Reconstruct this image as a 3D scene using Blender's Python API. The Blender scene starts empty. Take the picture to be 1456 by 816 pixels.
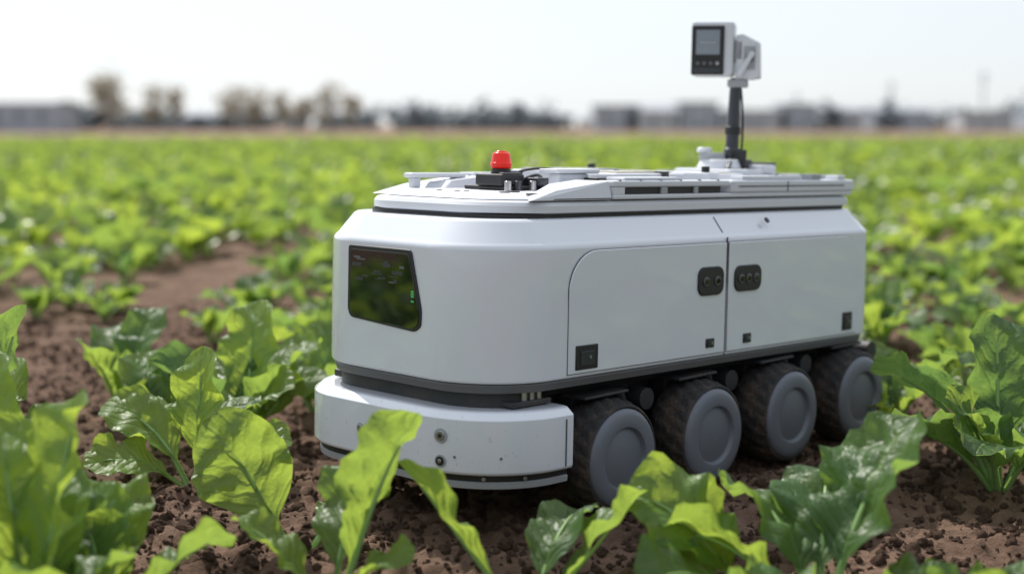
import bpy, bmesh, math, random
from mathutils import Vector, Matrix, noise, Euler
R=math.radians
random.seed(7)
scene=bpy.context.scene
col=scene.collection

# ---------------------------------------------------------------- materials
def newmat(name):
    m=bpy.data.materials.new(name); m.use_nodes=True
    nt=m.node_tree; b=nt.nodes['Principled BSDF']
    return m,nt,b
def N(nt,t,**k):
    n=nt.nodes.new(t)
    for a,v in k.items(): setattr(n,a,v)
    return n
def simple(name,colr,rough=.5,metal=0,coat=0,bump=0,bscale=60,var=.0,vscale=4,spec=.5,dust=0,coatr=.05,grime=0):
    m,nt,b=newmat(name)
    b.inputs['Roughness'].default_value=rough
    b.inputs['Metallic'].default_value=metal
    b.inputs['Coat Weight'].default_value=coat
    b.inputs['Coat Roughness'].default_value=coatr
    b.inputs['Specular IOR Level'].default_value=spec
    tc=N(nt,'ShaderNodeTexCoord')
    nz=N(nt,'ShaderNodeTexNoise'); nz.inputs['Scale'].default_value=vscale; nz.inputs['Detail'].default_value=6
    nt.links.new(tc.outputs['Object'],nz.inputs['Vector'])
    mx=N(nt,'ShaderNodeMix',data_type='RGBA')
    mx.inputs['A'].default_value=(*[c*(1-var) for c in colr],1)
    mx.inputs['B'].default_value=(*[min(1,c*(1+var)) for c in colr],1)
    nt.links.new(nz.outputs['Fac'],mx.inputs['Factor'])
    out=mx.outputs['Result']
    if dust>0:
        n2=N(nt,'ShaderNodeTexNoise'); n2.inputs['Scale'].default_value=9; n2.inputs['Detail'].default_value=8; n2.inputs['Roughness'].default_value=.7
        nt.links.new(tc.outputs['Object'],n2.inputs['Vector'])
        mr=N(nt,'ShaderNodeMapRange'); mr.inputs['From Min'].default_value=.45; mr.inputs['From Max'].default_value=.7; mr.inputs['To Max'].default_value=dust
        nt.links.new(n2.outputs['Fac'],mr.inputs['Value'])
        m2=N(nt,'ShaderNodeMix',data_type='RGBA'); m2.inputs['B'].default_value=(.17,.11,.078,1)
        nt.links.new(mr.outputs['Result'],m2.inputs['Factor']); nt.links.new(out,m2.inputs['A'])
        out=m2.outputs['Result']
    if grime>0:   # soil splashes, denser low on the panel (object z)
        sx=N(nt,'ShaderNodeSeparateXYZ'); nt.links.new(tc.outputs['Object'],sx.inputs[0])
        hz=N(nt,'ShaderNodeMapRange'); hz.inputs['From Min'].default_value=.15; hz.inputs['From Max'].default_value=.46; hz.inputs['To Min'].default_value=1; hz.inputs['To Max'].default_value=.04; nt.links.new(sx.outputs['Z'],hz.inputs['Value'])
        n4=N(nt,'ShaderNodeTexNoise'); n4.inputs['Scale'].default_value=70; n4.inputs['Detail'].default_value=3; nt.links.new(tc.outputs['Object'],n4.inputs['Vector'])
        m4=N(nt,'ShaderNodeMapRange'); m4.inputs['From Min'].default_value=.66; m4.inputs['From Max'].default_value=.72; nt.links.new(n4.outputs['Fac'],m4.inputs['Value'])
        n5=N(nt,'ShaderNodeTexNoise'); n5.inputs['Scale'].default_value=7; n5.inputs['Detail'].default_value=5; nt.links.new(tc.outputs['Object'],n5.inputs['Vector'])
        m5=N(nt,'ShaderNodeMapRange'); m5.inputs['From Min'].default_value=.48; m5.inputs['From Max'].default_value=.75; m5.inputs['To Max'].default_value=.35; nt.links.new(n5.outputs['Fac'],m5.inputs['Value'])
        ad=N(nt,'ShaderNodeMath',operation='ADD'); nt.links.new(m4.outputs[0],ad.inputs[0]); nt.links.new(m5.outputs[0],ad.inputs[1])
        mu=N(nt,'ShaderNodeMath',operation='MULTIPLY'); nt.links.new(ad.outputs[0],mu.inputs[0]); nt.links.new(hz.outputs[0],mu.inputs[1])
        m6=N(nt,'ShaderNodeMath',operation='MULTIPLY'); m6.inputs[1].default_value=grime; m6.use_clamp=True; nt.links.new(mu.outputs[0],m6.inputs[0])
        m7=N(nt,'ShaderNodeMix',data_type='RGBA'); m7.inputs['B'].default_value=(.28,.21,.16,1); nt.links.new(m6.outputs[0],m7.inputs['Factor']); nt.links.new(out,m7.inputs['A']); out=m7.outputs['Result']
    nt.links.new(out,b.inputs['Base Color'])
    if bump>0:
        n3=N(nt,'ShaderNodeTexNoise'); n3.inputs['Scale'].default_value=bscale; n3.inputs['Detail'].default_value=5
        nt.links.new(tc.outputs['Object'],n3.inputs['Vector'])
        bp=N(nt,'ShaderNodeBump'); bp.inputs['Strength'].default_value=bump; bp.inputs['Distance'].default_value=.01
        nt.links.new(n3.outputs['Fac'],bp.inputs['Height']); nt.links.new(bp.outputs['Normal'],b.inputs['Normal'])
    return m

WHITE=simple('white_paint',(.76,.79,.87),.22,coat=1,var=.015,coatr=.02,grime=.4)
WHITE2=simple('white_plastic',(.68,.70,.75),.40,var=.03,bump=.02,bscale=300)
LGREY=simple('light_grey_plastic',(.36,.375,.40),.5,var=.05)
TRIM=simple('dark_grey_trim',(.13,.135,.145),.5,var=.1,dust=.25)
BLACK=simple('black_plastic',(.018,.018,.02),.45,var=.2)
SEAM=simple('seam_shadow_gap',(.10,.10,.11),.7)
GLASS=simple('black_glass',(.004,.006,.005),.02,spec=.8,coat=.5,coatr=.01)
CHASS=simple('chassis_metal',(.022,.024,.028),.55,var=.3,dust=.25)
TYRE=simple('tyre_rubber',(.024,.024,.025),.8,bump=.5,bscale=70,dust=.7)
HUB=simple('hub_grey_plastic',(.15,.165,.20),.42,var=.06,dust=.2,bump=.04,bscale=200)
STEEL=simple('steel',(.45,.45,.46),.3,metal=.9)
CHAR=simple('charcoal_paint',(.03,.035,.045),.35,coat=.3)
SCREEN=simple('lcd_screen',(.22,.25,.29),.15,coat=.6,var=.15,vscale=12)
BEIGE=simple('cream_label',(.55,.51,.43),.6)
GREEN=simple('green_led_text',(.1,.6,.15),.4)
m,nt,b=newmat('red_beacon_lens'); RED=m
b.inputs['Base Color'].default_value=(.72,.02,.012,1); b.inputs['Roughness'].default_value=.2
b.inputs['Transmission Weight'].default_value=.25; b.inputs['Emission Color'].default_value=(1,.04,.02,1); b.inputs['Emission Strength'].default_value=.15

# ---------------------------------------------------------------- mesh helpers
def mkobj(name,verts,faces,mats,parent=None,smooth=35,matidx=None,link=True):
    me=bpy.data.meshes.new(name); me.from_pydata(verts,[],faces); me.update()
    for mm in (mats if isinstance(mats,(list,tuple)) else [mats]): me.materials.append(mm)
    if matidx:
        me.polygons.foreach_set('material_index',matidx)
    if smooth:
        me.polygons.foreach_set('use_smooth',[True]*len(me.polygons))
        if smooth<180: me.set_sharp_from_angle(angle=R(smooth))
    o=bpy.data.objects.new(name,me)
    if link: col.objects.link(o)
    if parent: o.parent=parent
    return o
def fixn(o):
    bm=bmesh.new(); bm.from_mesh(o.data); bmesh.ops.recalc_face_normals(bm,faces=bm.faces); bm.to_mesh(o.data); bm.free()
def bev(o,w,seg=2):
    if w>0:
        md=o.modifiers.new('bevel','BEVEL'); md.width=w; md.segments=seg; md.limit_method='ANGLE'; md.angle_limit=R(30)
        md.harden_normals=False
def box(name,x0,x1,y0,y1,z0,z1,mat,parent,bw=.004,rot=None):
    cx,cy,cz=(x0+x1)/2,(y0+y1)/2,(z0+z1)/2; a,b_,c=(x1-x0)/2,(y1-y0)/2,(z1-z0)/2
    v=[(sx*a,sy*b_,sz*c) for sx in(-1,1) for sy in(-1,1) for sz in(-1,1)]
    f=[(0,1,3,2),(4,6,7,5),(0,4,5,1),(2,3,7,6),(0,2,6,4),(1,5,7,3)]
    o=mkobj(name,v,f,mat,parent,smooth=0); o.location=(cx,cy,cz)
    if rot: o.rotation_euler=rot
    fixn(o); bev(o,bw); return o
def loft(name,rings,mat,parent,smooth=30,cap=True):
    n=len(rings[0]); v=[p for r in rings for p in r]; f=[]
    for k in range(len(rings)-1):
        for i in range(n):
            f.append((k*n+i,k*n+(i+1)%n,(k+1)*n+(i+1)%n,(k+1)*n+i))
    if cap:
        f.append(tuple(range(n-1,-1,-1))); f.append(tuple(range((len(rings)-1)*n,len(rings)*n)))
    o=mkobj(name,v,f,mat,parent,smooth); fixn(o)
    md=o.modifiers.new('weighted_normal','WEIGHTED_NORMAL'); md.weight=100; md.keep_sharp=True
    return o
def cyl(name,r0,r1,h,mat,parent,loc=(0,0,0),rot=(0,0,0),seg=32,bw=.002):
    v=[];f=[]
    for k,(r,z) in enumerate(((r0,0),(r1,h))):
        for i in range(seg):
            a=2*math.pi*i/seg; v.append((r*math.cos(a),r*math.sin(a),z))
    f=[(i,(i+1)%seg,seg+(i+1)%seg,seg+i) for i in range(seg)]+[tuple(range(seg-1,-1,-1)),tuple(range(seg,2*seg))]
    o=mkobj(name,v,f,mat,parent,35); o.location=loc; o.rotation_euler=rot; bev(o,bw); return o
def empty(name,parent=None,loc=(0,0,0),rot=(0,0,0)):
    e=bpy.data.objects.new(name,None); e.empty_display_size=.2; col.objects.link(e); e.parent=parent; e.location=loc; e.rotation_euler=rot; return e
def rrect(x0,x1,y0,y1,rf,rr,n=14):
    pts=[]
    for cx,cy,r,a0 in ((x0+rf,y0+rf,rf,180),(x1-rr,y0+rr,rr,270),(x1-rr,y1-rr,rr,0),(x0+rf,y1-rf,rf,90)):
        for i in range(n+1):
            a=R(a0+90*i/n); pts.append((cx+r*math.cos(a),cy+r*math.sin(a)))
    return pts

# ---------------------------------------------------------------- robot
robot=empty('agricultural_robot',loc=(.337,4.151,0),rot=(0,0,R(45.6)))
body=empty('body_assembly',robot,loc=(.5,0,0),rot=(0,R(1.4),0))
bb=empty('body_parts',body,loc=(-.5,0,0))
X0,X1,Y0,Y1=-.52,1.50,.06,.91
def ring(ins,z,rf=.25,rr=.09,x0=X0,x1=X1,y0=Y0,y1=Y1):
    return [(p[0],p[1],z) for p in rrect(x0+ins,x1-ins,y0+ins,y1-ins,max(rf-ins,.02),max(rr-ins*.7,.015))]
loft('body_shell',[ring(i,z) for z,i in ((.402,.014),(.405,.004),(.412,.0),(.60,.0),(.778,.003),(.788,.006),(.795,.012),(.802,.020),(.854,.062),(.861,.068),(.865,.076))],WHITE,bb,smooth=40)
loft('lower_trim',[ring(i,z) for z,i in ((.372,.03),(.376,.016),(.396,.010),(.4015,.012))],TRIM,bb)
loft('underside_skirt',[ring(i,z) for z,i in ((.34,.10),(.3715,.06))],CHASS,bb)
DX=-.47
loft('deck_gasket',[ring(i,z,x0=DX) for z,i in ((.8655,.085),(.876,.085))],BLACK,bb)
loft('deck_plate',[ring(i,z,rf=.30,x0=DX) for z,i in ((.8765,.080),(.880,.070),(.900,.070),(.910,.078),(.914,.092))],WHITE2,bb)
box('body_seam',.560,.5635,.0585,.0625,.405,.79,SEAM,bb,0)
o=box('body_seam_shoulder',.560,.5635,-.031,.031,-.0012,.0012,SEAM,bb,0)
o.location=(.56175,.1005,.8285); o.rotation_euler=(math.atan2(.052,.042),0,0)
def door(name,pts,proud,mat,zz=0):
    n=len(pts); v=[(p[0],.0602,p[1]) for p in pts]+[(p[0],.06-proud,p[1]) for p in pts]
    f=[tuple(range(n-1,-1,-1)),tuple(range(n,2*n))]+[(i,(i+1)%n,n+(i+1)%n,n+i) for i in range(n)]
    o=mkobj(name,v,f,mat,bb,35); fixn(o); return o
def arc(cx,cz,r,a0,a1,n=10):
    return [(cx+r*math.cos(R(a0+(a1-a0)*i/n)),cz+r*math.sin(R(a0+(a1-a0)*i/n))) for i in range(n+1)]
d1=[(-.205,.414),(-.205,.66)]+arc(-.205+.12,.655,.12,180,90)[1:]+[(.5555,.775),(.5555,.414)]
d2=[(.568,.414),(.568,.775)]+arc(1.27,.675,.10,90,0)+[(1.37,.414)]
def shrink(p,d):
    cx=sum(a for a,_ in p)/len(p); cz=sum(b for _,b in p)/len(p)
    return [(a-(d if a>cx else -d),b-(d if b>cz else -d)) for a,b in p]
for nm,p in (('front',d1),('rear',d2)):
    door(nm+'_door_gap',p,.0012,SEAM)
    q=door(nm+'_door',shrink(p,.0016),.0045,WHITE); bev(q,.0025,2)
    md=q.modifiers.new('weighted_normal','WEIGHTED_NORMAL'); md.weight=100; md.keep_sharp=True
def pod(cx,cz,w,h,lens):
    pts=[]
    r=.030
    for ax,az,a0 in ((w/2-r,h/2-r,0),(-w/2+r,h/2-r,90),(-w/2+r,-h/2+r,180),(w/2-r,-h/2+r,270)):
        pts+= [(cx+ax+r*math.cos(R(a0+i*15)),cz+az+r*math.sin(R(a0+i*15))) for i in range(7)]
    o=door('sensor_pod',pts,.011,BLACK); bev(o,.003,2)
    for lx in lens:
        cyl('pod_lens_ring',.015,.015,.003,TRIM,bb,(cx+lx,.0485,cz),(R(90),0,0),24,.001)
        cyl('pod_lens',.0095,.0095,.0035,GLASS,bb,(cx+lx,.046,cz),(R(90),0,0),24,.001)
pod(.468,.653,.135,.092,(-.03,.03)); pod(.672,.653,.150,.086,(-.042,0,.042))
def port(cx,cz,w,h):
    o=door('port_frame',[(cx-w/2,cz-h/2),(cx-w/2,cz+h/2),(cx+w/2,cz+h/2),(cx+w/2,cz-h/2)],.008,BLACK); bev(o,.003,2)
    box('port_socket',cx-w*.3,cx+w*.3,.0495,.053,cz-h*.32,cz+h*.25,CHAR,bb,.001)
    cyl('port_pin',.005,.005,.003,STEEL,bb,(cx+w*.1,.0495,cz),(R(90),0,0),12,0)
port(-.125,.462,.098,.072); port(.475,.452,.045,.03); port(.68,.452,.045,.032); port(1.305,.462,.065,.066)
cyl('shoulder_hole',.011,.011,.004,BLACK,bb,(.82,.088,.837),(R(52),0,0),20,.001)
def frontpoly(name,pts,xp,mat,th=.006,bw=.002):
    n=len(pts); v=[(xp+th,p[0],p[1]) for p in pts]+[(xp,p[0],p[1]) for p in pts]
    f=[tuple(range(n-1,-1,-1)),tuple(range(n,2*n))]+[(i,(i+1)%n,n+(i+1)%n,n+i) for i in range(n)]
    o=mkobj(name,v,f,mat,bb,35); fixn(o); bev(o,bw); return o
def rounded(poly,r,n=5):
    out=[]; m=len(poly)
    for i in range(m):
        p=Vector(poly[i]); a=Vector(poly[i-1])-p; b_=Vector(poly[(i+1)%m])-p
        p1=p+a.normalized()*r; p2=p+b_.normalized()*r
        for k in range(n+1):
            t=k/n; q=p1*(1-t)**2+p*2*t*(1-t)+p2*t*t; out.append((q.x,q.y))
    return out
W0=[(.385,.770),(.665,.770),(.668,.575),(.655,.553),(.365,.535),(.338,.552),(.336,.60)]
frontpoly('window_frame',rounded(W0,.012),-.5235,BLACK,.006)
cx=sum(p[0] for p in W0)/7; cz=sum(p[1] for p in W0)/7
frontpoly('window_glass',rounded([(cx+(a-cx)*.93,cz+(b_-cz)*.92) for a,b_ in W0],.01),-.5255,GLASS,.004,.001)
for i in range(5):
    if i!=1: box('led_text',-.5266,-.5256,.366,.378,.620+i*.007,.625+i*.007,GREEN,bb,0)
rw=random.Random(4)
for k in range(16):
    y=rw.uniform(.40,.62); z=rw.uniform(.66,.745); box('window_equipment',-.5263+k*.00001,-.5256,y,y+rw.uniform(.008,.05),z,z+rw.uniform(.002,.012),CHAR if k%4 else TRIM,bb,0)

def bring(ins,z,x0=-.565,xb=-.225,y0=.012,y1=.958,r=.28):
    x0+=ins;y0+=ins;y1-=ins;r-=ins
    p=[]
    for i in range(15):
        a=R(180+90*i/14); p.append((x0+r+r*math.cos(a),y0+r+r*math.sin(a),z))
    p.append((xb,y0,z)); p.append((xb,y1,z))
    for i in range(15):
        a=R(90+90*i/14); q=(x0+r+r*math.cos(a),y1-r+r*math.sin(a),z); p.append(q)
    return p
loft('front_bumper',[bring(i,z) for z,i in ((.152,.012),(.156,.004),(.165,0),(.308,0),(.312,.002),(.326,.020),(.330,.026),(.332,.04))],WHITE,bb,smooth=40)
loft('bumper_gap',[bring(i,z) for z,i in ((.134,.022),(.1515,.022))],BLACK,bb)
loft('bumper_lower_lip',[bring(i,z) for z,i in ((.110,.03),(.114,.02),(.130,.018),(.1335,.024))],LGREY,bb)
loft('front_cavity',[bring(.085,z,xb=-.27) for z in (.3325,.40)],CHASS,bb)
def fcyl(name,y,z,r,mat,t=.006,xp=-.565): return cyl(name,r,r,t,mat,bb,(xp,y,z),(0,R(-90),0),24,.001)
def ccyl(name,ang,z,r,mat,t=.006,rad=.28):
    a=R(ang); cxx=-.565+.28; cyy=.012+.28
    return cyl(name,r,r,t,mat,bb,(cxx+rad*math.cos(a),cyy+rad*math.sin(a),z),(R(90),0,a+R(90)),24,.001)
fcyl('bumper_sensor_ring',.55,.235,.016,LGREY,.004); fcyl('bumper_sensor',.55,.235,.010,STEEL,.007)
ccyl('bumper_sensor_ring',196,.262,.021,LGREY,.003); ccyl('bumper_sensor',196,.262,.014,STEEL,.006); ccyl('bumper_sensor_eye',196,.262,.006,BLACK,.008)
ccyl('bumper_camera_ring',196,.190,.018,LGREY,.003); ccyl('bumper_camera',196,.190,.013,BLACK,.006); ccyl('bumper_camera_lens',196,.190,.006,STEEL,.008)
for a in (188,222,248): ccyl('bumper_bolt',a,.142,.006,STEEL,.004,.262)
for a in (205,232): ccyl('bumper_screw',a,.205,.004,TRIM,.002)
box('bumper_side_notch',-.257,-.253,.0095,.0125,.165,.30,SEAM,bb,0)
for x in (-.34,-.31,-.28): cyl('hinge_post',.009,.009,.06,STEEL,bb,(x,.10,.336),(0,0,0),12)
box('hinge_block',-.40,-.24,.085,.16,.3365,.352,CHASS,bb)
box('hinge_block_far',-.42,-.25,.78,.86,.3365,.36,CHASS,bb)

# chassis and wheels
box('chassis_frame',-.42,1.42,.24,.73,.13,.372,CHASS,robot,.02)
def wheel(x,side):
    w=empty('wheel',robot,loc=(x,0 if side==0 else .97,.164),rot=(0,R(random.uniform(0,40)),0 if side==0 else math.pi))
    seg=96
    def rev(nm,prof,mat,tread=False):
        v=[];f=[]
        for k,(y,r) in enumerate(prof):
            for i in range(seg):
                a=2*math.pi*i/seg; rr=r
                if tread and r>.16: rr=r-(.008 if (i+k)%4<2 else 0)
                v.append((rr*math.cos(a),y,rr*math.sin(a)))
        for k in range(len(prof)-1):
            for i in range(seg): f.append((k*seg+i,k*seg+(i+1)%seg,(k+1)*seg+(i+1)%seg,(k+1)*seg+i))
        o=mkobj(nm,v,f,mat,w,35 if not tread else 50); fixn(o); return o
    rev('hub_cap',[(.006,.0001),(.006,.078),(.0085,.083),(.0085,.088),(-.004,.095),(-.005,.100),(-.003,.130),(.002,.143),(.010,.149),(.03,.150)],HUB)
    rev('tyre',[(.02,.146),(.012,.150),(.008,.154),(.012,.160),(.024,.166),(.04,.171),(.06,.174),(.08,.174),(.10,.174),(.12,.171),(.138,.166),(.15,.158),(.155,.14),(.155,.09),(.12,.05),(.12,.0001)],TYRE,True)
    cyl('axle',.03,.03,.16,CHASS,w,(0,.28,0),(R(90),0,0),20)
    return w
for i in range(4):
    for s in (0,1): wheel(.45*i,s)
    x=.45*i
    for y0,y1 in ((.165,.24),(.73,.805)):
        box('suspension_arm',x-.05,x+.05,y0,y1,.12,.34,CHASS,robot,.01)
        box('suspension_link',x-.20,x-.03,y0+.01,y0+.04,.24,.27,CHASS,robot,.006,(0,R(25),0))
    for y in (.12,.85):
        box('wheel_fender',x-.10,x+.10,y-.05,y+.05,.342,.352,CHASS,robot,.004)
        cyl('spring_strut',.017,.017,.16,CHAR,robot,(x+.20,y+.02,.2),(0,R(-28),0),16)
        cyl('motor_housing',.035,.035,.07,CHASS,robot,(x+.225,y+.05,.30),(R(90),0,0),20)
# --- deck furniture
def cring(ins,z): return [(p[0],p[1],z) for p in rrect(-.35+ins,.20-ins,.16+ins,.81-ins,.20-ins,.02)]
loft('front_console',[cring(i,z) for z,i in ((.9145,.0),(.918,-.004),(.924,.004),(.9345,.035))],WHITE2,bb)
def wedge(m):
    Y=(lambda y:y) if m==0 else (lambda y:.97-y)
    v=[(-.30,Y(.135),.915),(.06,Y(.128),.915),(.06,Y(.30),.915),(-.15,Y(.30),.915),(-.17,Y(.146),.945),(.06,Y(.142),.972),(.06,Y(.28),.972),(-.07,Y(.27),.960)]
    o=mkobj('wedge_block',v,[(3,2,1,0),(4,5,6,7),(0,1,5,4),(1,2,6,5),(2,3,7,6),(3,0,4,7)],WHITE2,bb,0); fixn(o); bev(o,.004,3)
    y0,y1=sorted((Y(.126),Y(.1275)))
    box('wedge_trim_line',-.20,.055,y0,y1,.918,.921,SEAM,bb,0)
wedge(0); wedge(1)
for y0,y1 in ((.125,.185),(.785,.845)):
    box('deck_rail_lower',.065,1.42,y0,y1,.916,.930,WHITE2,bb,.004)
    box('deck_rail_slot',.10,.62,y0+.012,y1-.006,.9305,.952,BLACK,bb,0)
    box('deck_rail_post',.068,.12,y0+.004,y1,.9305,.952,WHITE2,bb,.002)
    box('deck_rail_post',.30,.33,y0+.004,y1,.9305,.952,LGREY,bb,.002)
    box('deck_rail_post',.47,.49,y0+.004,y1,.9305,.952,LGREY,bb,.002)
    box('deck_rail_upper',.065,.66,y0+.003,y1+.01,.9525,.972,WHITE2,bb,.005)
    box('deck_rail_cap',.13,.40,y0+.015,y1+.03,.9725,.982,WHITE2,bb,.003)
    box('deck_rail_rear',.665,1.43,y0-.004,y1+.01,.9305,.972,WHITE2,bb,.007)
    box('deck_rail_groove',.70,1.36,y0-.0055,y0-.0035,.950,.954,SEAM,bb,0)
    box('deck_rail_joint',.99,.994,y0-.0055,y0-.0035,.933,.968,SEAM,bb,0)
    box('deck_rail_cap_rear',.74,1.10,y0+.01,y1,.9725,.986,WHITE2,bb,.003)
    box('deck_rail_clip',1.16,1.22,y0+.005,y1,.9725,.992,LGREY,bb,.003)
    box('deck_rail_clip',1.33,1.38,y0+.005,y1,.9725,.988,WHITE2,bb,.003)
    for k in range(6): cyl('rail_screw',.006,.006,.004,STEEL,bb,(.10+k*.1,(y0+y1)/2-.02,.972),(0,0,0),10,0)
box('rear_cross_block',1.27,1.435,.20,.77,.916,.968,WHITE2,bb,.01)
box('rear_cross_cap',1.30,1.40,.22,.74,.9685,.988,LGREY,bb,.005)
box('deck_center_tray',.21,1.25,.20,.77,.916,.932,LGREY,bb,.004)
box('hatch',.22,.58,.25,.44,.9325,.992,WHITE2,bb,.008)
box('hatch_label',.26,.54,.28,.41,.9925,.997,BEIGE,bb,.001)
box('hatch_latch',.34,.40,.238,.2495,.955,.975,BLACK,bb,.002)
box('hatch_strap',.45,.47,.235,.455,.93,.9985,CHAR,bb,.002)
box('hatch_far',.22,.60,.50,.72,.9325,.996,WHITE2,bb,.008)
for k in range(6): box('vent_slat',.25+k*.055,.28+k*.055,.52,.70,.9965,1.002,LGREY,bb,.001)
box('cross_bar',.64,.70,.20,.77,.9325,.996,WHITE2,bb,.006)
box('hatch_mid',.73,.90,.24,.70,.9325,.990,WHITE2,bb,.006)
box('hatch_mid_label',.75,.88,.28,.50,.9905,.994,BEIGE,bb,.001)
for y in (.23,.74): cyl('latch',.014,.014,.02,BLACK,bb,(.66,y,.996),(0,0,0),16)
box('latch_bar',.12,.19,.24,.30,.916,.978,BLACK,bb,.004)
box('latch_bar',.10,.16,.60,.66,.935,.992,CHAR,bb,.004)
box('side_bracket',.02,.16,.31,.36,.935,.990,WHITE2,bb,.008)
box('side_bracket_top',.0,.20,.30,.38,.9905,1.004,WHITE2,bb,.004)
box('beacon_bracket',-.11,.05,.40,.60,.935,.948,BLACK,bb,.004)
box('electronics_module',-.12,-.02,.42,.54,.9485,.985,BLACK,bb,.006)
box('electronics_module',.0,.06,.38,.46,.9485,.975,CHAR,bb,.006)
box('electronics_lid',-.11,-.03,.425,.445,.9855,.990,TRIM,bb,.002)
for k in range(4): cyl('connector',.011,.011,.03,CHAR if k%2 else STEEL,bb,(-.13+k*.055,.385+.01*(k%2),.935),(0,0,0),14)
for k in range(6):
    cyl('connector_small',.008,.009,.045,BLACK if k%2 else TRIM,bb,(-.03+k*.022,.55-.02*k,.950),(R(70),0,R(30*k)),12)
cyl('beacon_base',.032,.030,.016,BLACK,bb,(-.055,.49,.9855),(0,0,0),32)
cyl('beacon_lens',.034,.027,.050,RED,bb,(-.055,.49,1.002),(0,0,0),32,.006)
cyl('beacon_ring',.0348,.0335,.008,RED,bb,(-.055,.49,1.012),(0,0,0),32,.002)
cyl('beacon_cap',.019,.015,.005,RED,bb,(-.055,.49,1.0525),(0,0,0),32,.002)
for s in (-.26,-.20): 
    cyl('console_button',.016,.016,.006,BLACK,bb,(s,.27+(s+.26)*.3,.932),(0,0,0),20,.001)
for y in (.40,.44,.52): cyl('console_button',.009,.009,.006,BLACK,bb,(-.29,y,.931),(0,0,0),20,.001)
box('console_groove',-.24,.0,.20,.203,.9305,.9352,SEAM,bb,0)
box('handle_post',-.20,-.17,.735,.765,.935,.966,WHITE2,bb,.004); box('handle_post',-.02,.01,.735,.765,.935,.966,WHITE2,bb,.004)
box('handle_bar',-.215,.025,.728,.772,.9665,.982,WHITE2,bb,.006)
def tube(name,pts,r,mat,parent):
    cu=bpy.data.curves.new(name,'CURVE'); cu.dimensions='3D'; cu.bevel_depth=r; cu.bevel_resolution=3
    sp=cu.splines.new('NURBS'); sp.points.add(len(pts)-1)
    for i,p in enumerate(pts): sp.points[i].co=(*p,1)
    sp.use_endpoint_u=True; sp.order_u=4; cu.materials.append(mat)
    o=bpy.data.objects.new(name,cu); col.objects.link(o); o.parent=parent; return o
tube('cable',[(-.03,.44,.96),(.06,.42,1.0),(.12,.5,.95),(.2,.48,.945),(.3,.48,.94)],.005,BLACK,bb)
tube('cable',[(0,.50,.95),(.05,.53,.995),(.10,.50,.96),(.12,.44,.94)],.004,BLACK,bb)
tube('cable',[(.14,.62,.985),(.19,.55,1.016),(.24,.47,1.0),(.34,.47,.94)],.005,BLACK,bb)
tube('cable',[(1.16,.5,1.03),(1.08,.42,1.05),(1.02,.40,.98),(.98,.44,.94),(.85,.48,.985)],.006,CHAR,bb)
mx,my=1.16,.485
box('mast_base_plate',mx-.23,mx+.16,my-.17,my+.2,.933,.972,WHITE2,bb,.008)
box('mast_base_tier',mx-.17,mx+.10,my-.12,my+.14,.9725,1.004,WHITE2,bb,.01)
cyl('mast_turret',.085,.07,.034,WHITE2,bb,(mx-.06,my+.01,1.0045),(0,0,0),32,.005)
cyl('mast_turret_top',.05,.045,.024,LGREY,bb,(mx-.08,my+.03,1.039),(0,0,0),32,.004)
cyl('mast_turret_cap',.03,.025,.018,WHITE2,bb,(mx-.10,my+.05,1.0635),(0,0,0),32,.004)
box('mast_bracket',mx-.01,mx+.05,my-.06,my+.02,1.0,1.04,CHAR,bb,.005)
box('mast_bracket_ear',mx-.03,mx-.015,my-.08,my-.02,1.0,1.075,BLACK,bb,.003)
box('mast_arm_block',mx+.03,mx+.12,my-.12,my-.03,.9725,1.02,WHITE2,bb,.006)
box('mast_arm_block',mx+.122,mx+.15,my-.10,my+.0,.98,1.03,CHAR,bb,.004)
for k in range(5): cyl('bolt',.008,.008,.012,STEEL,bb,(mx-.20+k*.075,my-.15,.972),(0,0,0),10)
cyl('mast_collar',.036,.030,.06,CHAR,bb,(mx,my,1.02),(0,R(3),0),28,.004)
cyl('mast_pole',.026,.020,.29,CHAR,bb,(mx,my,1.05),(0,R(2.5),0),28,.002)
cyl('mast_clamp',.029,.029,.03,BLACK,bb,(mx+.003,my,1.13),(0,R(2.5),0),28,.003)
tube('mast_cable',[(mx+.03,my-.02,1.04),(mx+.036,my-.03,1.15),(mx+.03,my-.02,1.26),(mx+.02,my-.01,1.36)],.0045,BLACK,bb)
hd=empty('camera_head',bb,loc=(mx+.012,my,1.44),rot=(0,0,R(-14.5-45.6)))
HX=-.085
box('head_housing',HX-.078,HX+.078,-.055,.055,-.095,.105,WHITE2,hd,.012)
box('head_bezel',HX-.075,HX+.045,-.064,-.0555,-.092,.088,BLACK,hd,.006)
box('head_screen',HX-.058,HX+.030,-.0665,-.0645,-.018,.072,SCREEN,hd,.002)
box('head_screen_line',HX-.045,HX+.016,-.0675,-.067,.022,.028,LGREY,hd,0)
for k in range(4): cyl('head_button',.007,.007,.003,TRIM if k!=3 else LGREY,hd,(HX-.05+k*.024,-.0645,-.05),(R(90),0,0),16,.001)
box('head_lower_panel',HX-.065,HX+.035,-.0665,-.0645,-.084,-.066,CHAR,hd,.001)
box('head_neck',HX+.079,HX+.115,-.03,.05,-.04,.04,LGREY,hd,.008)
P=[(.0,-.105),(.0,.055),(.022,.062),(.085,.03),(.09,-.10),(.06,-.105)]
o=mkobj('swivel_bracket',[(x,-.03,z) for x,z in P]+[(x,.055,z) for x,z in P],[tuple(range(5,-1,-1)),tuple(range(6,12))]+[(i,(i+1)%6,6+(i+1)%6,6+i) for i in range(6)],WHITE2,hd,0); fixn(o); bev(o,.006,3)
box('bracket_recess',.03,.072,-.034,-.0305,-.07,.015,LGREY,hd,.002)
cyl('bracket_knob',.014,.014,.012,CHAR,hd,(.052,-.0345,-.03),(R(90),0,0),20)
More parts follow.
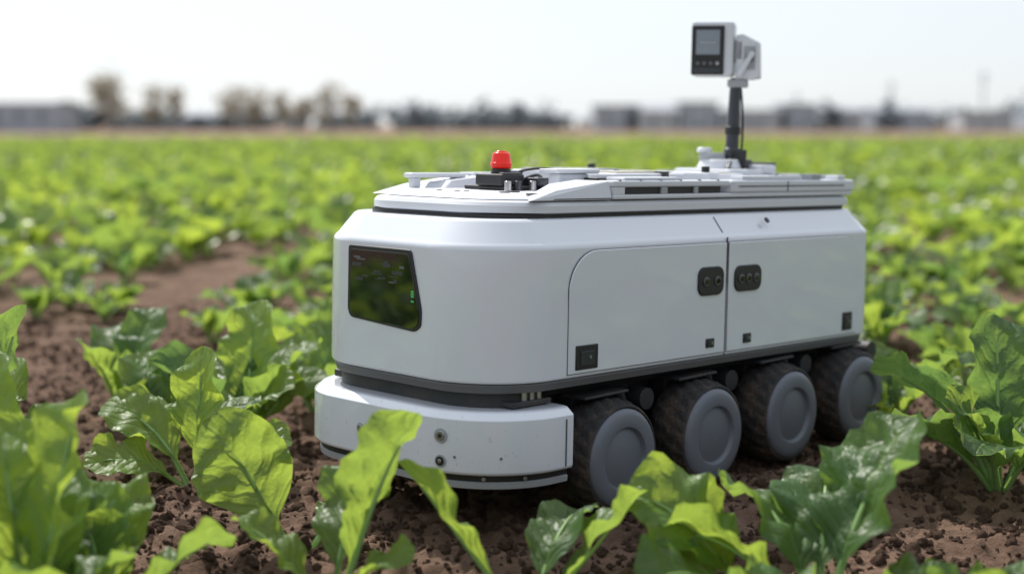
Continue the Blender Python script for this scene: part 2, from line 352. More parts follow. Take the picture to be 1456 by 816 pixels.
box('bracket_strut',.03,.05,-.05,-.036,-.10,-.0,WHITE2,hd,.004,(0,R(30),0))
box('pole_socket',-.028,.045,-.03,.03,-.135,-.106,LGREY,hd,.006)

# ---------------------------------------------------------------- leaf material
def leafmat(name,dark,bright,trans,tw=.42,full=True):
    m,nt,b=newmat(name); L=nt.links
    uv=N(nt,'ShaderNodeUVMap'); sp=N(nt,'ShaderNodeSeparateXYZ'); L.new(uv.outputs['UV'],sp.inputs[0])
    def M(op,a,b_=None,c=None):
        n=N(nt,'ShaderNodeMath',operation=op)
        for i,x in enumerate((a,b_,c)):
            if x is None: continue
            if isinstance(x,(int,float)): n.inputs[i].default_value=x
            else: L.new(x,n.inputs[i])
        return n.outputs[0]
    tc=N(nt,'ShaderNodeTexCoord')
    oi=N(nt,'ShaderNodeObjectInfo'); at=N(nt,'ShaderNodeAttribute',attribute_name='tint')
    rnd=M('ADD',M('MULTIPLY',oi.outputs['Random'],.3 if full else .4),M('MULTIPLY',at.outputs['Fac'],.75 if full else .6))
    u=M('ABSOLUTE',M('SUBTRACT',M('MULTIPLY',sp.outputs[0],2.0),1.0))
    mr2=N(nt,'ShaderNodeMapRange'); mr2.inputs['From Min'].default_value=.015; mr2.inputs['From Max'].default_value=.07; mr2.inputs['To Min'].default_value=1; mr2.inputs['To Max'].default_value=0
    L.new(u,mr2.inputs['Value'])
    cl=N(nt,'ShaderNodeClamp')
    if full:
        nz=N(nt,'ShaderNodeTexNoise'); nz.inputs['Scale'].default_value=20; nz.inputs['Detail'].default_value=2
        L.new(tc.outputs['Object'],nz.inputs['Vector'])
        t=sp.outputs[1]
        a=M('ADD',M('SUBTRACT',M('MULTIPLY',t,9.0),M('MULTIPLY',M('POWER',u,1.2),2.2)),M('MULTIPLY',nz.outputs['Fac'],1.3))
        d=M('ABSOLUTE',M('SUBTRACT',M('FRACT',a),.5))
        mr=N(nt,'ShaderNodeMapRange'); mr.inputs['From Max'].default_value=.08; mr.inputs['To Min'].default_value=1; mr.inputs['To Max'].default_value=0
        L.new(d,mr.inputs['Value'])
        lat=M('MULTIPLY',mr.outputs[0],M('SUBTRACT',1.0,M('MULTIPLY',u,.7)))
        vo=N(nt,'ShaderNodeTexVoronoi',feature='DISTANCE_TO_EDGE'); vo.inputs['Scale'].default_value=60
        L.new(tc.outputs['Object'],vo.inputs['Vector'])
        mr3=N(nt,'ShaderNodeMapRange'); mr3.inputs['From Max'].default_value=.10; mr3.inputs['To Min'].default_value=.32; mr3.inputs['To Max'].default_value=0
        L.new(vo.outputs['Distance'],mr3.inputs['Value'])
        vein=M('MAXIMUM',M('MAXIMUM',M('MULTIPLY',lat,.85),mr2.outputs[0]),mr3.outputs[0])
        n2=N(nt,'ShaderNodeTexNoise'); n2.inputs['Scale'].default_value=9; L.new(tc.outputs['Object'],n2.inputs['Vector'])
        L.new(M('ADD',rnd,M('MULTIPLY',M('SUBTRACT',n2.outputs['Fac'],.5),.6)),cl.inputs[0])
    else:
        vein=mr2.outputs[0]; L.new(rnd,cl.inputs[0])
    m1=N(nt,'ShaderNodeMix',data_type='RGBA'); m1.inputs['A'].default_value=(*dark,1); m1.inputs['B'].default_value=(*bright,1); L.new(cl.outputs[0],m1.inputs['Factor'])
    m2=N(nt,'ShaderNodeMix',data_type='RGBA'); m2.inputs['B'].default_value=(.21,.33,.11,1); L.new(m1.outputs['Result'],m2.inputs['A']); L.new(M('MULTIPLY',vein,.65),m2.inputs['Factor'])
    L.new(m2.outputs['Result'],b.inputs['Base Color'])
    b.inputs['Roughness'].default_value=.42 if full else .34; b.inputs['Specular IOR Level'].default_value=.5
    tr=N(nt,'ShaderNodeBsdfTranslucent')
    if full:
        pk=M('ADD',M('MULTIPLY',M('MINIMUM',d,.3),2.4),M('SUBTRACT',M('MULTIPLY',nz.outputs['Fac'],1.6),M('ADD',M('MULTIPLY',mr2.outputs[0],.6),M('MULTIPLY',mr3.outputs[0],.25))))
        bp=N(nt,'ShaderNodeBump'); bp.inputs['Strength'].default_value=.6; bp.inputs['Distance'].default_value=.008; L.new(pk,bp.inputs['Height'])
        L.new(bp.outputs['Normal'],b.inputs['Normal']); L.new(bp.outputs['Normal'],tr.inputs['Normal'])
    m3=N(nt,'ShaderNodeMix',data_type='RGBA'); m3.inputs['A'].default_value=(trans[0]*.35,trans[1]*.5,trans[2],1); m3.inputs['B'].default_value=(*trans,1); L.new(cl.outputs[0],m3.inputs['Factor'])
    m4=N(nt,'ShaderNodeMix',data_type='RGBA'); m4.inputs['B'].default_value=(trans[0]*.5,trans[1]*.55,trans[2],1); L.new(m3.outputs['Result'],m4.inputs['A']); L.new(M('MULTIPLY',vein,.75),m4.inputs['Factor'])
    L.new(m4.outputs['Result'],tr.inputs['Color'])
    ms=N(nt,'ShaderNodeMixShader'); ms.inputs[0].default_value=tw
    L.new(b.outputs[0],ms.inputs[1]); L.new(tr.outputs[0],ms.inputs[2]); L.new(ms.outputs[0],nt.nodes['Material Output'].inputs['Surface'])
    return m
LEAF=leafmat('beet_leaf',(.026,.080,.034),(.11,.21,.035),(.56,.71,.085),.48)
LEAFF=leafmat('beet_leaf_field',(.030,.085,.026),(.13,.24,.035),(.58,.71,.08),.50,False)
STEM=simple('leaf_stem',(.22,.36,.11),.45,var=.15,vscale=20)

class MB:
    def __init__(s): s.v=[];s.f=[];s.mi=[];s.uv=[];s.t=[]
def leaf(mb,base,az,el,L,W,droop,cup=.25,wave=.10,roll=0,bend=0,nt_=18,nv=8,tint=.5,rng=random,pet=.26,curl=0):
    p=Vector(base); a=R(az); e=R(el); spine=[];fr=[]
    ds=L/nt_
    for i in range(nt_+1):
        t=i/nt_
        ee=e-R(droop)*t**1.6-R(curl)*max(0,t-.6)**1.5*3; aa=a+R(bend)*t
        T=Vector((math.cos(ee)*math.cos(aa),math.cos(ee)*math.sin(aa),math.sin(ee)))
        S=Vector((math.sin(aa),-math.cos(aa),0)); 
        Nn=S.cross(T)
        rl=R(roll)*min(1,t*1.5); S2=S*math.cos(rl)+Nn*math.sin(rl); N2=Nn*math.cos(rl)-S*math.sin(rl)
        spine.append(p.copy()); fr.append((T,S2,N2)); p+=T*ds
    b0=len(mb.v); ph=rng.uniform(0,6.28); ph2=rng.uniform(0,6.28); fq=rng.uniform(2.6,4.2); fq2=rng.uniform(2.6,4.2); so=rng.uniform(0,100)
    cols=nv+1
    for i in range(nt_+1):
        t=i/nt_; T,S,Nn=fr[i]
        u=max(0,(t-pet)/(1-pet))
        hw=.006+ (W/2)*max(0,math.sin(math.pi*min(1,u**1.18)))**.55 if u>0 else .006
        if i==nt_: hw=.004
        for j in range(cols):
            v=-1+2*j/nv; av=abs(v)
            h=hw*(1+.10*noise.noise(Vector((t*6+so,(1 if v>0 else -1)*3.3,so))))
            s1=math.sin(fq*t*6.28+ph) if v>0 else math.sin(fq2*t*6.28+ph2)
            s2=math.sin((fq if v>0 else fq2)*t*15.1+ph2)*.45
            k=min(1,u*3)*min(1,(1-t)*6+.3)
            off=cup*h*av**1.4 + wave*W*(av**2.4)*(s1+s2)*k
            pt=spine[i]+S*(h*v*(1-.12*cup*av))+Nn*off+T*(wave*.14*W*av*av*math.cos(fq*t*9+ph)*k)
            pt+=Nn*(.11*W*noise.noise(pt*16+Vector((so,0,0)))*k)
            mb.v.append(pt); mb.uv.append((j/nv,t)); mb.t.append(tint)
    for i in range(nt_):
        for j in range(nv):
            q=b0+i*cols+j; mb.f.append((q,q+1,q+cols+1,q+cols)); mb.mi.append(0)
    c=len(mb.v); ns=6 if nt_>12 else 4; n2=int(nt_*.85)
    for i in range(n2+1):
        t=i/nt_; T,S,Nn=fr[i]; r=(.0085*(1-t)**1.1+.0012)*(L/.38)
        for k in range(ns):
            an=2*math.pi*k/ns
            mb.v.append(spine[i]+S*(r*math.cos(an))+Nn*(r*math.sin(an)*.9-r*.75)); mb.uv.append((.5,t)); mb.t.append(tint)
    for i in range(n2):
        for k in range(ns):
            mb.f.append((c+i*ns+k,c+i*ns+(k+1)%ns,c+(i+1)*ns+(k+1)%ns,c+(i+1)*ns+k)); mb.mi.append(1)
def finish(mb,name,loc=(0,0,0),link=True,mat=None):
    o=mkobj(name,[tuple(v) for v in mb.v],mb.f,[mat or LEAF,STEM],None,180,mb.mi,link)
    me=o.data
    ul=me.uv_layers.new(name='UVMap'); li=[0]*len(me.loops); me.loops.foreach_get('vertex_index',li)
    ul.data.foreach_set('uv',[c for i in li for c in mb.uv[i]])
    at=me.attributes.new('tint','FLOAT','POINT'); at.data.foreach_set('value',mb.t)
    o.location=loc; return o
def randplant(rng,n,L,spread=1,nt_=14,nv=6):
    mb=MB(); a0=rng.uniform(0,360)
    for k in range(n):
        f=k/n; az=a0+k*137.5+rng.uniform(-20,20)
        ll=L*(1-.35*f)*rng.uniform(.85,1.15)
        el=rng.uniform(48,68)+18*f
        leaf(mb,(.02*math.cos(R(az)),.02*math.sin(R(az)),-.01),az,el,ll,ll*rng.uniform(.40,.54),rng.uniform(20,85)*spread,cup=rng.uniform(.1,.5),wave=rng.uniform(.06,.13),roll=rng.uniform(-35,35),bend=rng.uniform(-35,35),nt_=nt_,nv=nv,tint=min(1,max(0,rng.gauss(.5,.3))),rng=rng)
    return mb

def hero(x,y,leaves,extra=0,L=.36,seed=0,tb=0):
    r=random.Random(seed+5); mb=MB()
    for (az,el,l,w,dr,cup,wv,ro,be,ti) in leaves:
        leaf(mb,(.015*math.cos(R(az)),.015*math.sin(R(az)),-.01),az,el,l,w,dr,cup,wv,ro,be,34,14,ti,r,curl=r.uniform(0,40))
    for k in range(extra):
        az=r.uniform(0,360); leaf(mb,(0,0,-.01),az,r.uniform(50,78),L*r.uniform(.6,1),L*r.uniform(.36,.48),r.uniform(20,70),r.uniform(.1,.5),r.uniform(.06,.12),r.uniform(-40,40),r.uniform(-30,30),24,10,min(1,r.uniform(0,1)+tb),r)
    return finish(mb,'beet_plant',(x,y,0))
# B
hero(-.57,3.74,[(168,60,.45,.26,10,.2,.09,75,-5,.95),(50,45,.26,.12,35,.3,.1,20,10,.7),(20,55,.27,.11,50,.3,.1,0,0,.5)],0,seed=1)
# A
hero(-1.02,4.47,[(85,82,.46,.18,15,.3,.10,20,0,.9),(160,62,.44,.20,70,.3,.1,30,0,.8),(20,50,.36,.17,70,.3,.1,-20,0,.85),(60,65,.40,.18,60,.2,.1,0,0,.3),(200,40,.36,.18,60,.2,.1,30,0,.9)],0,seed=2)
# C
hero(-.44,3.30,[(20,72,.52,.21,14,.45,.10,50,-10,.6),(75,66,.44,.18,30,.3,.1,30,0,.4),(320,55,.33,.14,55,.3,.1,-20,0,.7),(170,60,.32,.15,40,.3,.1,0,0,.9)],0,seed=3)
# D
hero(.04,3.30,[(165,48,.47,.18,-6,.35,.09,-35,0,.85),(14,44,.40,.18,-12,.35,.1,20,0,.5),(60,58,.36,.16,60,.3,.09,10,0,.2)],0,seed=4)
# E
hero(.72,3.24,[(40,64,.56,.30,20,.3,.09,12,-8,.12),(115,66,.46,.24,85,.3,.1,-20,0,.3),(160,48,.44,.22,60,.3,.1,-30,0,.75),(245,50,.36,.24,70,.2,.1,10,0,.3),(75,62,.50,.25,60,.3,.1,15,0,.15),(350,40,.36,.19,60,.3,.1,10,0,.35)],0,seed=5)
hero(.60,3.30,[(160,56,.44,.25,40,.3,.1,35,0,.85),(205,44,.36,.22,60,.3,.1,20,0,.25),(265,52,.30,.2,60,.2,.1,0,0,.15)],0,seed=15)
# F right
hero(1.56,4.45,[(80,78,.58,.24,15,.3,.1,-20,0,.1),(150,66,.57,.26,65,.3,.1,-30,10,.05),(185,52,.5,.24,75,.3,.09,-20,0,.15),(20,70,.5,.22,35,.3,.1,40,0,.2),(240,55,.46,.21,75,.3,.1,20,0,.4),(210,70,.42,.18,40,.4,.1,40,0,.7),(300,60,.4,.2,60,.3,.1,0,0,.3)],2,.45,seed=6)
hero(1.85,4.9,[(150,66,.5,.24,50,.3,.1,-10,0,.2)],6,.48,seed=7)
hero(1.45,5.35,[],7,.44,seed=8)
# G left-bottom
hero(-1.05,2.98,[(60,80,.60,.24,16,.3,.09,20,0,.95),(120,74,.58,.24,25,.3,.09,-20,0,.9),(95,68,.5,.22,40,.3,.09,0,0,.6)],6,.48,seed=9,tb=.3)
hero(-.93,3.14,[(30,52,.36,.18,50,.3,.1,30,0,.4),(100,64,.44,.2,50,.3,.1,0,0,.8)],5,.40,seed=10,tb=.2)
hero(-1.36,3.42,[(80,80,.62,.24,12,.3,.1,0,0,.95),(40,70,.5,.22,35,.3,.1,0,0,.8)],5,.44,seed=22,tb=.3)
hero(-1.66,4.35,[(60,80,.62,.19,12,.3,.09,60,-10,.1),(90,70,.5,.2,40,.3,.1,0,0,.8)],4,.42,seed=11)
hero(-.98,5.10,[(80,80,.55,.22,20,.3,.1,10,0,.9),(40,68,.5,.2,50,.3,.1,0,0,.7)],8,.50,seed=12)
hero(-1.28,5.0,[],6,.42,seed=31)
hero(-.80,5.65,[(60,76,.5,.2,30,.3,.1,0,0,.6)],7,.46,seed=23)
hero(-1.55,5.55,[(70,75,.52,.2,50,.3,.1,0,0,.1),(110,70,.48,.2,60,.3,.1,0,0,.1)],5,.42,seed=13)
hero(.90,2.98,[],6,.27,seed=16); hero(1.17,3.04,[],6,.30,seed=17); hero(1.45,3.3,[],5,.26,seed=18)

# ---------------------------------------------------------------- instancing
def gn_scatter(name,pts,rots,scls,idxs,protocol):
    me=bpy.data.meshes.new(name); me.from_pydata(pts,[],[]); 
    a=me.attributes.new('rot','FLOAT_VECTOR','POINT'); a.data.foreach_set('vector',[c for r in rots for c in r])
    a=me.attributes.new('scl','FLOAT_VECTOR','POINT'); a.data.foreach_set('vector',[c for r in scls for c in r])
    a=me.attributes.new('idx','INT','POINT'); a.data.foreach_set('value',idxs)
    o=bpy.data.objects.new(name,me); col.objects.link(o)
    ng=bpy.data.node_groups.new(name+'_nodes','GeometryNodeTree')
    ng.interface.new_socket('Geometry',in_out='INPUT',socket_type='NodeSocketGeometry'); ng.interface.new_socket('Geometry',in_out='OUTPUT',socket_type='NodeSocketGeometry')
    gi=ng.nodes.new('NodeGroupInput'); go=ng.nodes.new('NodeGroupOutput'); ip=ng.nodes.new('GeometryNodeInstanceOnPoints')
    ci=ng.nodes.new('GeometryNodeCollectionInfo'); ci.inputs['Collection'].default_value=protocol; ci.inputs['Separate Children'].default_value=True; ci.inputs['Reset Children'].default_value=True
    def na(n,t):
        x=ng.nodes.new('GeometryNodeInputNamedAttribute'); x.data_type=t; x.inputs['Name'].default_value=n; return [s for s in x.outputs if s.enabled and s.name=='Attribute'][0]
    ng.links.new(gi.outputs[0],ip.inputs['Points']); ng.links.new(ci.outputs[0],ip.inputs['Instance']); ip.inputs['Pick Instance'].default_value=True
    ng.links.new(na('idx','INT'),ip.inputs['Instance Index']); ng.links.new(na('rot','FLOAT_VECTOR'),ip.inputs['Rotation']); ng.links.new(na('scl','FLOAT_VECTOR'),ip.inputs['Scale'])
    ng.links.new(ip.outputs[0],go.inputs[0])
    md=o.modifiers.new('scatter','NODES'); md.node_group=ng
    return o
plants=bpy.data.collections.new('beet_plant_prototypes')
NP=10
for i in range(NP):
    r=random.Random(100+i)
    plants.objects.link(finish(randplant(r,r.randint(7,10),.40),'beet_proto_%02d'%i,link=False))
for i in range(NP):
    r=random.Random(200+i)
    plants.objects.link(finish(randplant(r,r.randint(8,11),.40,nt_=8,nv=4),'beet_proto_%02d'%(10+i),link=False,mat=LEAFF))
r=random.Random(3); P=[];Ro=[];Sc=[];Ix=[]
def rob_in(x,y,m):
    dx,dy=x-.337,y-4.151; c,s=math.cos(R(45.6)),math.sin(R(45.6)); lx=dx*c+dy*s; ly=-dx*s+dy*c
    return -.6-m<lx<1.55+m and -m<ly<.97+m
rows=[i*.64+.2 for i in range(-100,101)]
for xr in rows:
    y=-7+r.uniform(0,.4)
    while y<98:
        st=.44 if y<30 else (.58 if y<60 else .78)
        y+=st*r.uniform(.65,1.35)
        x=xr+r.uniform(-.17,.17)+.08*math.sin(y*.35+xr)
        if abs(x)>.44*max(y,0)+7: continue
        if y<6.1 and -1.9<x<1.95: continue
        if y>30 and r.random()<.12: continue
        if rob_in(x,y,.22): continue
        gx=-1.98-.02*(y-6)
        if abs(x-gx)<.38 and 4.5<y<13: continue
        if y>6.5 and x>-1.5 and noise.noise(Vector((x*.6,y*.4,3)))<-.34 and y<40: continue
        if r.random()<.06: continue
        sc=r.uniform(.65,1.2)*(1.1 if y>30 else 1)*(1+.25*noise.noise(Vector((x*.3,y*.2,7))))
        P.append((x,y,0)); Ro.append((r.uniform(-.12,.12),r.uniform(-.12,.12),r.uniform(0,6.28))); Sc.append((sc,sc,sc*r.uniform(.8,1.15))); Ix.append(r.randrange(NP)+(NP if y>11 or y<1 else 0))
gn_scatter('beet_crop_field',P,Ro,Sc,Ix,plants)
print('plants',len(P))

# ---------------------------------------------------------------- ground
def H(x,y):
    d=max(0,1-max(0,y-9)/20)
    v=Vector((x,y,0))
    h=.020*noise.noise(v*1.1)
    if d>0:
        n1=noise.noise(v*4.5+Vector((3,1,0))); n2=noise.noise(v*12+Vector((9,4,0))); n3=noise.noise(v*38); n4=noise.noise(v*22+Vector((5,5,2)))
        h+=d*(.036*n1+.032*(abs(n2)*2-.6)*(.6+n1*.6)+.012*n3+.018*abs(n4))
    return h-.014
def grow(a,step,end,g=1.07):
    out=[];s=step
    while abs(a)<abs(end):
        s*=g; a+=s if end>0 else -s; out.append(a)
    return out
ST=.0115
xs=[-2.1+i*ST for i in range(int(4.4/ST))]
xs=grow(xs[0],ST,-1400)[::-1]+xs+grow(xs[-1],ST,1400)
ys=[2.9+i*ST for i in range(int(3.4/ST))]
yneg=[];a=ys[0];s=ST
while a>-60: s*=1.10; a-=s; yneg.append(a)
ys=yneg[::-1]+ys+grow(ys[-1],ST,2500,1.035)
nx,ny=len(xs),len(ys)
verts=[(x,y,H(x,y) if (abs(x)<40 and y<40) else -.004) for y in ys for x in xs]
faces=[(j*nx+i,j*nx+i+1,(j+1)*nx+i+1,(j+1)*nx+i) for j in range(ny-1) for i in range(nx-1)]
m,nt,b=newmat('soil'); SOIL=m; L=nt.links
tc=N(nt,'ShaderNodeTexCoord')
n1=N(nt,'ShaderNodeTexNoise'); n1.inputs['Scale'].default_value=3.5; n1.inputs['Detail'].default_value=10; n1.inputs['Roughness'].default_value=.7; L.new(tc.outputs['Object'],n1.inputs['Vector'])
cr=N(nt,'ShaderNodeValToRGB'); cr.color_ramp.elements[0].position=.32; cr.color_ramp.elements[0].color=(.088,.053,.037,1); cr.color_ramp.elements[1].position=.70; cr.color_ramp.elements[1].color=(.26,.168,.122,1)
L.new(n1.outputs['Fac'],cr.inputs[0])
sx=N(nt,'ShaderNodeSeparateXYZ'); L.new(tc.outputs['Object'],sx.inputs[0])
mr=N(nt,'ShaderNodeMapRange'); mr.inputs['From Min'].default_value=85; mr.inputs['From Max'].default_value=110; L.new(sx.outputs['Y'],mr.inputs['Value'])
n4=N(nt,'ShaderNodeTexNoise'); n4.inputs['Scale'].default_value=.02; n4.inputs['Detail'].default_value=4; L.new(tc.outputs['Object'],n4.inputs['Vector'])
c2=N(nt,'ShaderNodeValToRGB'); c2.color_ramp.elements[0].position=.4; c2.color_ramp.elements[0].color=(.22,.135,.10,1); c2.color_ramp.elements[1].position=.62; c2.color_ramp.elements[1].color=(.23,.18,.12,1); L.new(n4.outputs['Fac'],c2.inputs[0])
mx_=N(nt,'ShaderNodeMix',data_type='RGBA'); L.new(mr.outputs[0],mx_.inputs['Factor']); L.new(cr.outputs[0],mx_.inputs['A']); L.new(c2.outputs[0],mx_.inputs['B']); L.new(mx_.outputs['Result'],b.inputs['Base Color'])
b.inputs['Roughness'].default_value=.95; b.inputs['Specular IOR Level'].default_value=.15
n2=N(nt,'ShaderNodeTexNoise'); n2.inputs['Scale'].default_value=95; n2.inputs['Detail'].default_value=4; n2.inputs['Roughness'].default_value=.7; L.new(tc.outputs['Object'],n2.inputs['Vector'])
bp=N(nt,'ShaderNodeBump'); bp.inputs['Strength'].default_value=1; bp.inputs['Distance'].default_value=.014; L.new(n2.outputs['Fac'],bp.inputs['Height']); L.new(bp.outputs['Normal'],b.inputs['Normal'])
mkobj('ground',verts,faces,SOIL,None,180)
clods=bpy.data.collections.new('soil_clod_prototypes')
for i in range(6):
    bm=bmesh.new(); bmesh.ops.create_icosphere(bm,subdivisions=3,radius=1)
    for v in bm.verts:
        n=noise.noise(v.co*1.3+Vector((i*7,0,0)))*.5+noise.noise(v.co*3.5+Vector((i*7,0,0)))*.4
        v.co*=1+n
    me=bpy.data.meshes.new('soil_clod_%d'%i); bm.to_mesh(me); bm.free(); me.materials.append(SOIL)
    me.polygons.foreach_set('use_smooth',[True]*len(me.polygons))
    clods.objects.link(bpy.data.objects.new('soil_clod_%d'%i,me))
r=random.Random(9); P=[];Ro=[];Sc=[];Ix=[]
for _ in range(56000):
    x=r.uniform(-2.8,3.0); y=r.uniform(2.6,9.0)
    if r.random()>.45+.9*noise.noise(Vector((x*3,y*3,8)))+ (.25 if y<5 else 0): continue
    s=min(.032,.003+abs(r.gauss(0,.0058))+ (r.uniform(0,.018) if r.random()<.07 else 0))
    P.append((x,y,H(x,y)+s*.1)); Ro.append((r.uniform(0,6),r.uniform(0,6),r.uniform(0,6))); Sc.append((s,s*r.uniform(.7,1),s*r.uniform(.6,.9))); Ix.append(r.randrange(6))
gn_scatter('soil_clods',P,Ro,Sc,Ix,clods)

# ---------------------------------------------------------------- background
BARK=simple('bark',(.22,.20,.19),.9)
def foliage(name,c):
    m,nt,b=newmat(name); at=N(nt,'ShaderNodeAttribute',attribute_name='tint'); mx=N(nt,'ShaderNodeMix',data_type='RGBA')
    mx.inputs['A'].default_value=(*[k*.7 for k in c],1); mx.inputs['B'].default_value=(*[k*1.3 for k in c],1); nt.links.new(at.outputs['Fac'],mx.inputs['Factor']); nt.links.new(mx.outputs['Result'],b.inputs['Base Color']); b.inputs['Roughness'].default_value=.9
    tr=N(nt,'ShaderNodeBsdfTranslucent'); nt.links.new(mx.outputs['Result'],tr.inputs['Color']); ms=N(nt,'ShaderNodeMixShader'); ms.inputs[0].default_value=.5
    nt.links.new(b.outputs[0],ms.inputs[1]); nt.links.new(tr.outputs[0],ms.inputs[2]); nt.links.new(ms.outputs[0],nt.nodes['Material Output'].inputs['Surface']); return m
FOL=foliage('hazy_autumn_foliage',(.29,.245,.165)); FOLG=foliage('hazy_foliage',(.22,.26,.29));  # foliage colours paled to carry distance haze
def treegeo(V,F,MI,TN,ox,oy,h,w,r,nl=900,ls=.35,tall=.3):
    def limb(p,q,r0,r1):
        d=(q-p).normalized(); s=d.orthogonal().normalized(); t=d.cross(s); b0=len(V)
        for pp,rr in ((p,r0),(q,r1)):
            for k in range(6):
                a=k*math.pi/3; V.append(tuple(pp+s*(rr*math.cos(a))+t*(rr*math.sin(a)))); TN.append(0)
        for k in range(6): F.append((b0+k,b0+(k+1)%6,b0+6+(k+1)%6,b0+6+k)); MI.append(0)
    base=Vector((ox,oy,0)); top=base+Vector((r.uniform(-.3,.3),0,h*.65)); limb(base,top,.03*h,.012*h)
    cl=[]
    for k in range(12):
        a=r.uniform(0,6.28); z=h*r.uniform(tall,.9); rad=w/2*r.uniform(.3,.8)*(1-.5*abs(z/h-.55))
        c=base+Vector((math.cos(a)*rad,math.sin(a)*rad,z)); limb(base+Vector((0,0,h*r.uniform(.25,.6))),c,.012*h,.004*h); cl.append((c,r.uniform(.13,.24)*h))
    for k in range(nl):
        c,rr=r.choice(cl); d=Vector((r.gauss(0,.5),r.gauss(0,.5),r.gauss(0,.42)))*rr; p=c+d
        n=Vector((r.gauss(0,1),r.gauss(0,1),r.gauss(0,1))).normalized(); s=n.orthogonal().normalized(); t=n.cross(s); z=ls*r.uniform(.5,1.2); b0=len(V)
        for q in (s*z,t*z*.7,-s*z,-t*z*.7): V.append(tuple(p+q)); TN.append(r.random())
        F.append((b0,b0+1,b0+2,b0+3)); MI.append(1)
def mktree(name,list_,mat,seed,**kw):
    V=[];F=[];MI=[];TN=[]; r=random.Random(seed)
    for (x,y,h,w) in list_: treegeo(V,F,MI,TN,x,y,h,w,r,**kw)
    o=mkobj(name,V,F,[BARK,mat],None,0,MI); at=o.data.attributes.new('tint','FLOAT','POINT'); at.data.foreach_set('value',TN); return o
def bx(px,D=250): return (px-728)/2022*D
for i,(px,h,w) in enumerate(((157,9.8,6.5),(213,8.6,3.0),(238,8.2,2.6),(335,9.0,6.5),(365,8.0,4),(395,7.8,3.5),(437,6.8,5),(468,8.6,6),(497,6.6,4))):
    mktree('deciduous_tree',[(bx(px),250+(i%3)*4,h,w)],FOL,50+i,nl=(900 if i==0 else 380),ls=.38)
r=random.Random(77); tl=[]
for k in range(260):
    x=r.uniform(-210,230); tl.append((x,300+r.uniform(0,40),r.uniform(2.8,4.6)*(1.2 if r.random()<.2 else 1),r.uniform(6,11)))
for px,h in ((590,6.0),(686,6.8),(735,5.6),(780,6.8),(1180,6.2),(1262,6.4)): tl.append((bx(px,290),290,h,4.5))
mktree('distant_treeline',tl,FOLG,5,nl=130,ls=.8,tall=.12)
WALL=simple('hazy_wall',(.42,.46,.52),.8,var=.1,vscale=.3); ROOF=simple('hazy_roof',(.33,.36,.41),.7); WIN=simple('hazy_window',(.22,.25,.29),.3); WALL2=simple('hazy_pale_wall',(.50,.52,.55),.8,var=.1,vscale=.3)  # distance haze is mixed into these wall, roof and window colours
def building(name,x,y,w,d,h,mat,gable=0,floors=2):
    e=empty(name,loc=(x,y,0)); box('walls',-w/2,w/2,-d/2,d/2,0,h,mat,e,0)
    if gable:
        v=[(-w/2-.3,-d/2-.3,h+.003),(w/2+.3,-d/2-.3,h+.003),(w/2+.3,d/2+.3,h+.003),(-w/2-.3,d/2+.3,h+.003),(-w/2-.3,0,h+gable),(w/2+.3,0,h+gable)]
        o=mkobj('roof',v,[(0,1,5,4),(2,3,4,5),(0,4,3),(1,2,5),(3,2,1,0)],ROOF,e,0); fixn(o)
    else: box('roof_parapet',-w/2-.2,w/2+.2,-d/2-.2,d/2+.2,h+.003,h+.4,ROOF,e,0)
    n=max(2,int(w/3.2))
    for f in range(floors):
        for k in range(n):
            cx=-w/2+(k+.5)*w/n; z=h*(f+.35)/floors
            box('window',cx-.6,cx+.6,-d/2-.04,-d/2-.003,z,z+h/floors*.4,WIN,e,0)
    box('door',-.6,.6,-d/2-.08,-d/2-.045,0,2.1,ROOF,e,0)
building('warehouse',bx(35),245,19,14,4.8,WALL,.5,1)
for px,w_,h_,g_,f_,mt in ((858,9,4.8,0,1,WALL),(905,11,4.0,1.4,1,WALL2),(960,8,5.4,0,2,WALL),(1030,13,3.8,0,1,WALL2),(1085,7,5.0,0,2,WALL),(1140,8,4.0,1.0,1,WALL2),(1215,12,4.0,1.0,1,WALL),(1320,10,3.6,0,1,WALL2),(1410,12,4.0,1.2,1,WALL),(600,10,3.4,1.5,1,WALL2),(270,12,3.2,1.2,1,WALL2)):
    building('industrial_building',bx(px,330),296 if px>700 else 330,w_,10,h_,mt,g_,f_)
def pole(px,D,h):
    e=empty('utility_pole',loc=(bx(px,D),D,0)); cyl('shaft',.28,.14,h,ROOF,e,seg=10); box('crossarm',-1.2,1.2,-.08,.08,h-1.3,h-1.1,ROOF,e,0); box('crossarm_lower',-.9,.9,-.08,.08,h-2.5,h-2.3,ROOF,e,0)
pole(1262,300,10.5); pole(1392,300,12.5); pole(1130,300,8); pole(1452,310,9)

# ---------------------------------------------------------------- light
SE=R(50); sd=Vector((-.50,.866,0)).normalized()
dv=Vector((sd.x*math.cos(SE),sd.y*math.cos(SE),math.sin(SE)))
w=bpy.data.worlds.new('World'); scene.world=w; w.use_nodes=True; nt=w.node_tree; L=nt.links
sky=nt.nodes.new('ShaderNodeTexSky'); sky.sky_type='NISHITA'; sky.sun_disc=False; sky.sun_elevation=SE; sky.sun_rotation=math.atan2(sd.x,sd.y)
sky.air_density=1.0; sky.dust_density=1.0; sky.ozone_density=1.5; sky.altitude=0
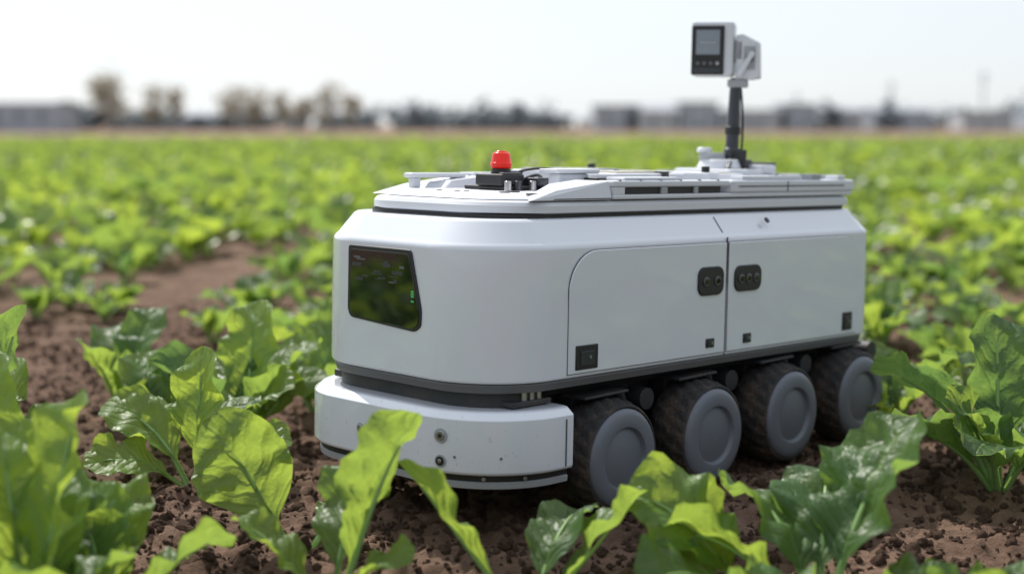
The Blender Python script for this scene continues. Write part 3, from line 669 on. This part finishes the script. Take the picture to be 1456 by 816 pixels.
# thin haze veil, brighter on the sun's side of the sky
tc=N(nt,'ShaderNodeTexCoord'); nz=N(nt,'ShaderNodeTexNoise'); nz.inputs['Scale'].default_value=1.6; nz.inputs['Detail'].default_value=5
mp=N(nt,'ShaderNodeMapping'); mp.inputs['Scale'].default_value=(1,1,3.5); L.new(tc.outputs['Generated'],mp.inputs['Vector']); L.new(mp.outputs[0],nz.inputs['Vector'])
mr=N(nt,'ShaderNodeMapRange'); mr.inputs['From Min'].default_value=.35; mr.inputs['From Max'].default_value=.65; mr.inputs['To Min'].default_value=.74; mr.inputs['To Max'].default_value=.90; L.new(nz.outputs['Fac'],mr.inputs['Value'])
dt=N(nt,'ShaderNodeVectorMath',operation='DOT_PRODUCT'); L.new(tc.outputs['Generated'],dt.inputs[0]); dt.inputs[1].default_value=dv
hr=N(nt,'ShaderNodeMapRange'); hr.inputs['From Min'].default_value=-.6; hr.inputs['From Max'].default_value=.85; hr.inputs['To Min'].default_value=.52; hr.inputs['To Max'].default_value=1.18; L.new(dt.outputs['Value'],hr.inputs['Value'])
vm=N(nt,'ShaderNodeVectorMath',operation='SCALE'); vm.inputs[0].default_value=(5.85,6.2,6.55); L.new(hr.outputs[0],vm.inputs['Scale'])
mx=N(nt,'ShaderNodeMix',data_type='RGBA'); L.new(vm.outputs[0],mx.inputs['B']); L.new(sky.outputs[0],mx.inputs['A']); L.new(mr.outputs[0],mx.inputs['Factor'])
L.new(mx.outputs['Result'],nt.nodes['Background'].inputs[0]); nt.nodes['Background'].inputs[1].default_value=.15
sl=bpy.data.lights.new('sun','SUN'); sl.energy=5.0; sl.angle=R(.5); sl.color=(1,.95,.87)
so=bpy.data.objects.new('sun',sl); col.objects.link(so)
so.rotation_euler=(-dv).to_track_quat('-Z','Y').to_euler(); so.location=(-5,10,12)
# ---------------------------------------------------------------- camera
cd=bpy.data.cameras.new('camera'); cam=bpy.data.objects.new('camera',cd); col.objects.link(cam)
cam.location=(0,0,1.15); cam.rotation_euler=(R(90-6.49),0,0); cd.lens=50; cd.sensor_width=36; cd.clip_end=5000
cd.dof.use_dof=True; cd.dof.focus_distance=4.2; cd.dof.aperture_fstop=1.05
scene.camera=cam
scene.view_settings.view_transform='Standard'; scene.view_settings.look='None'; scene.view_settings.exposure=0
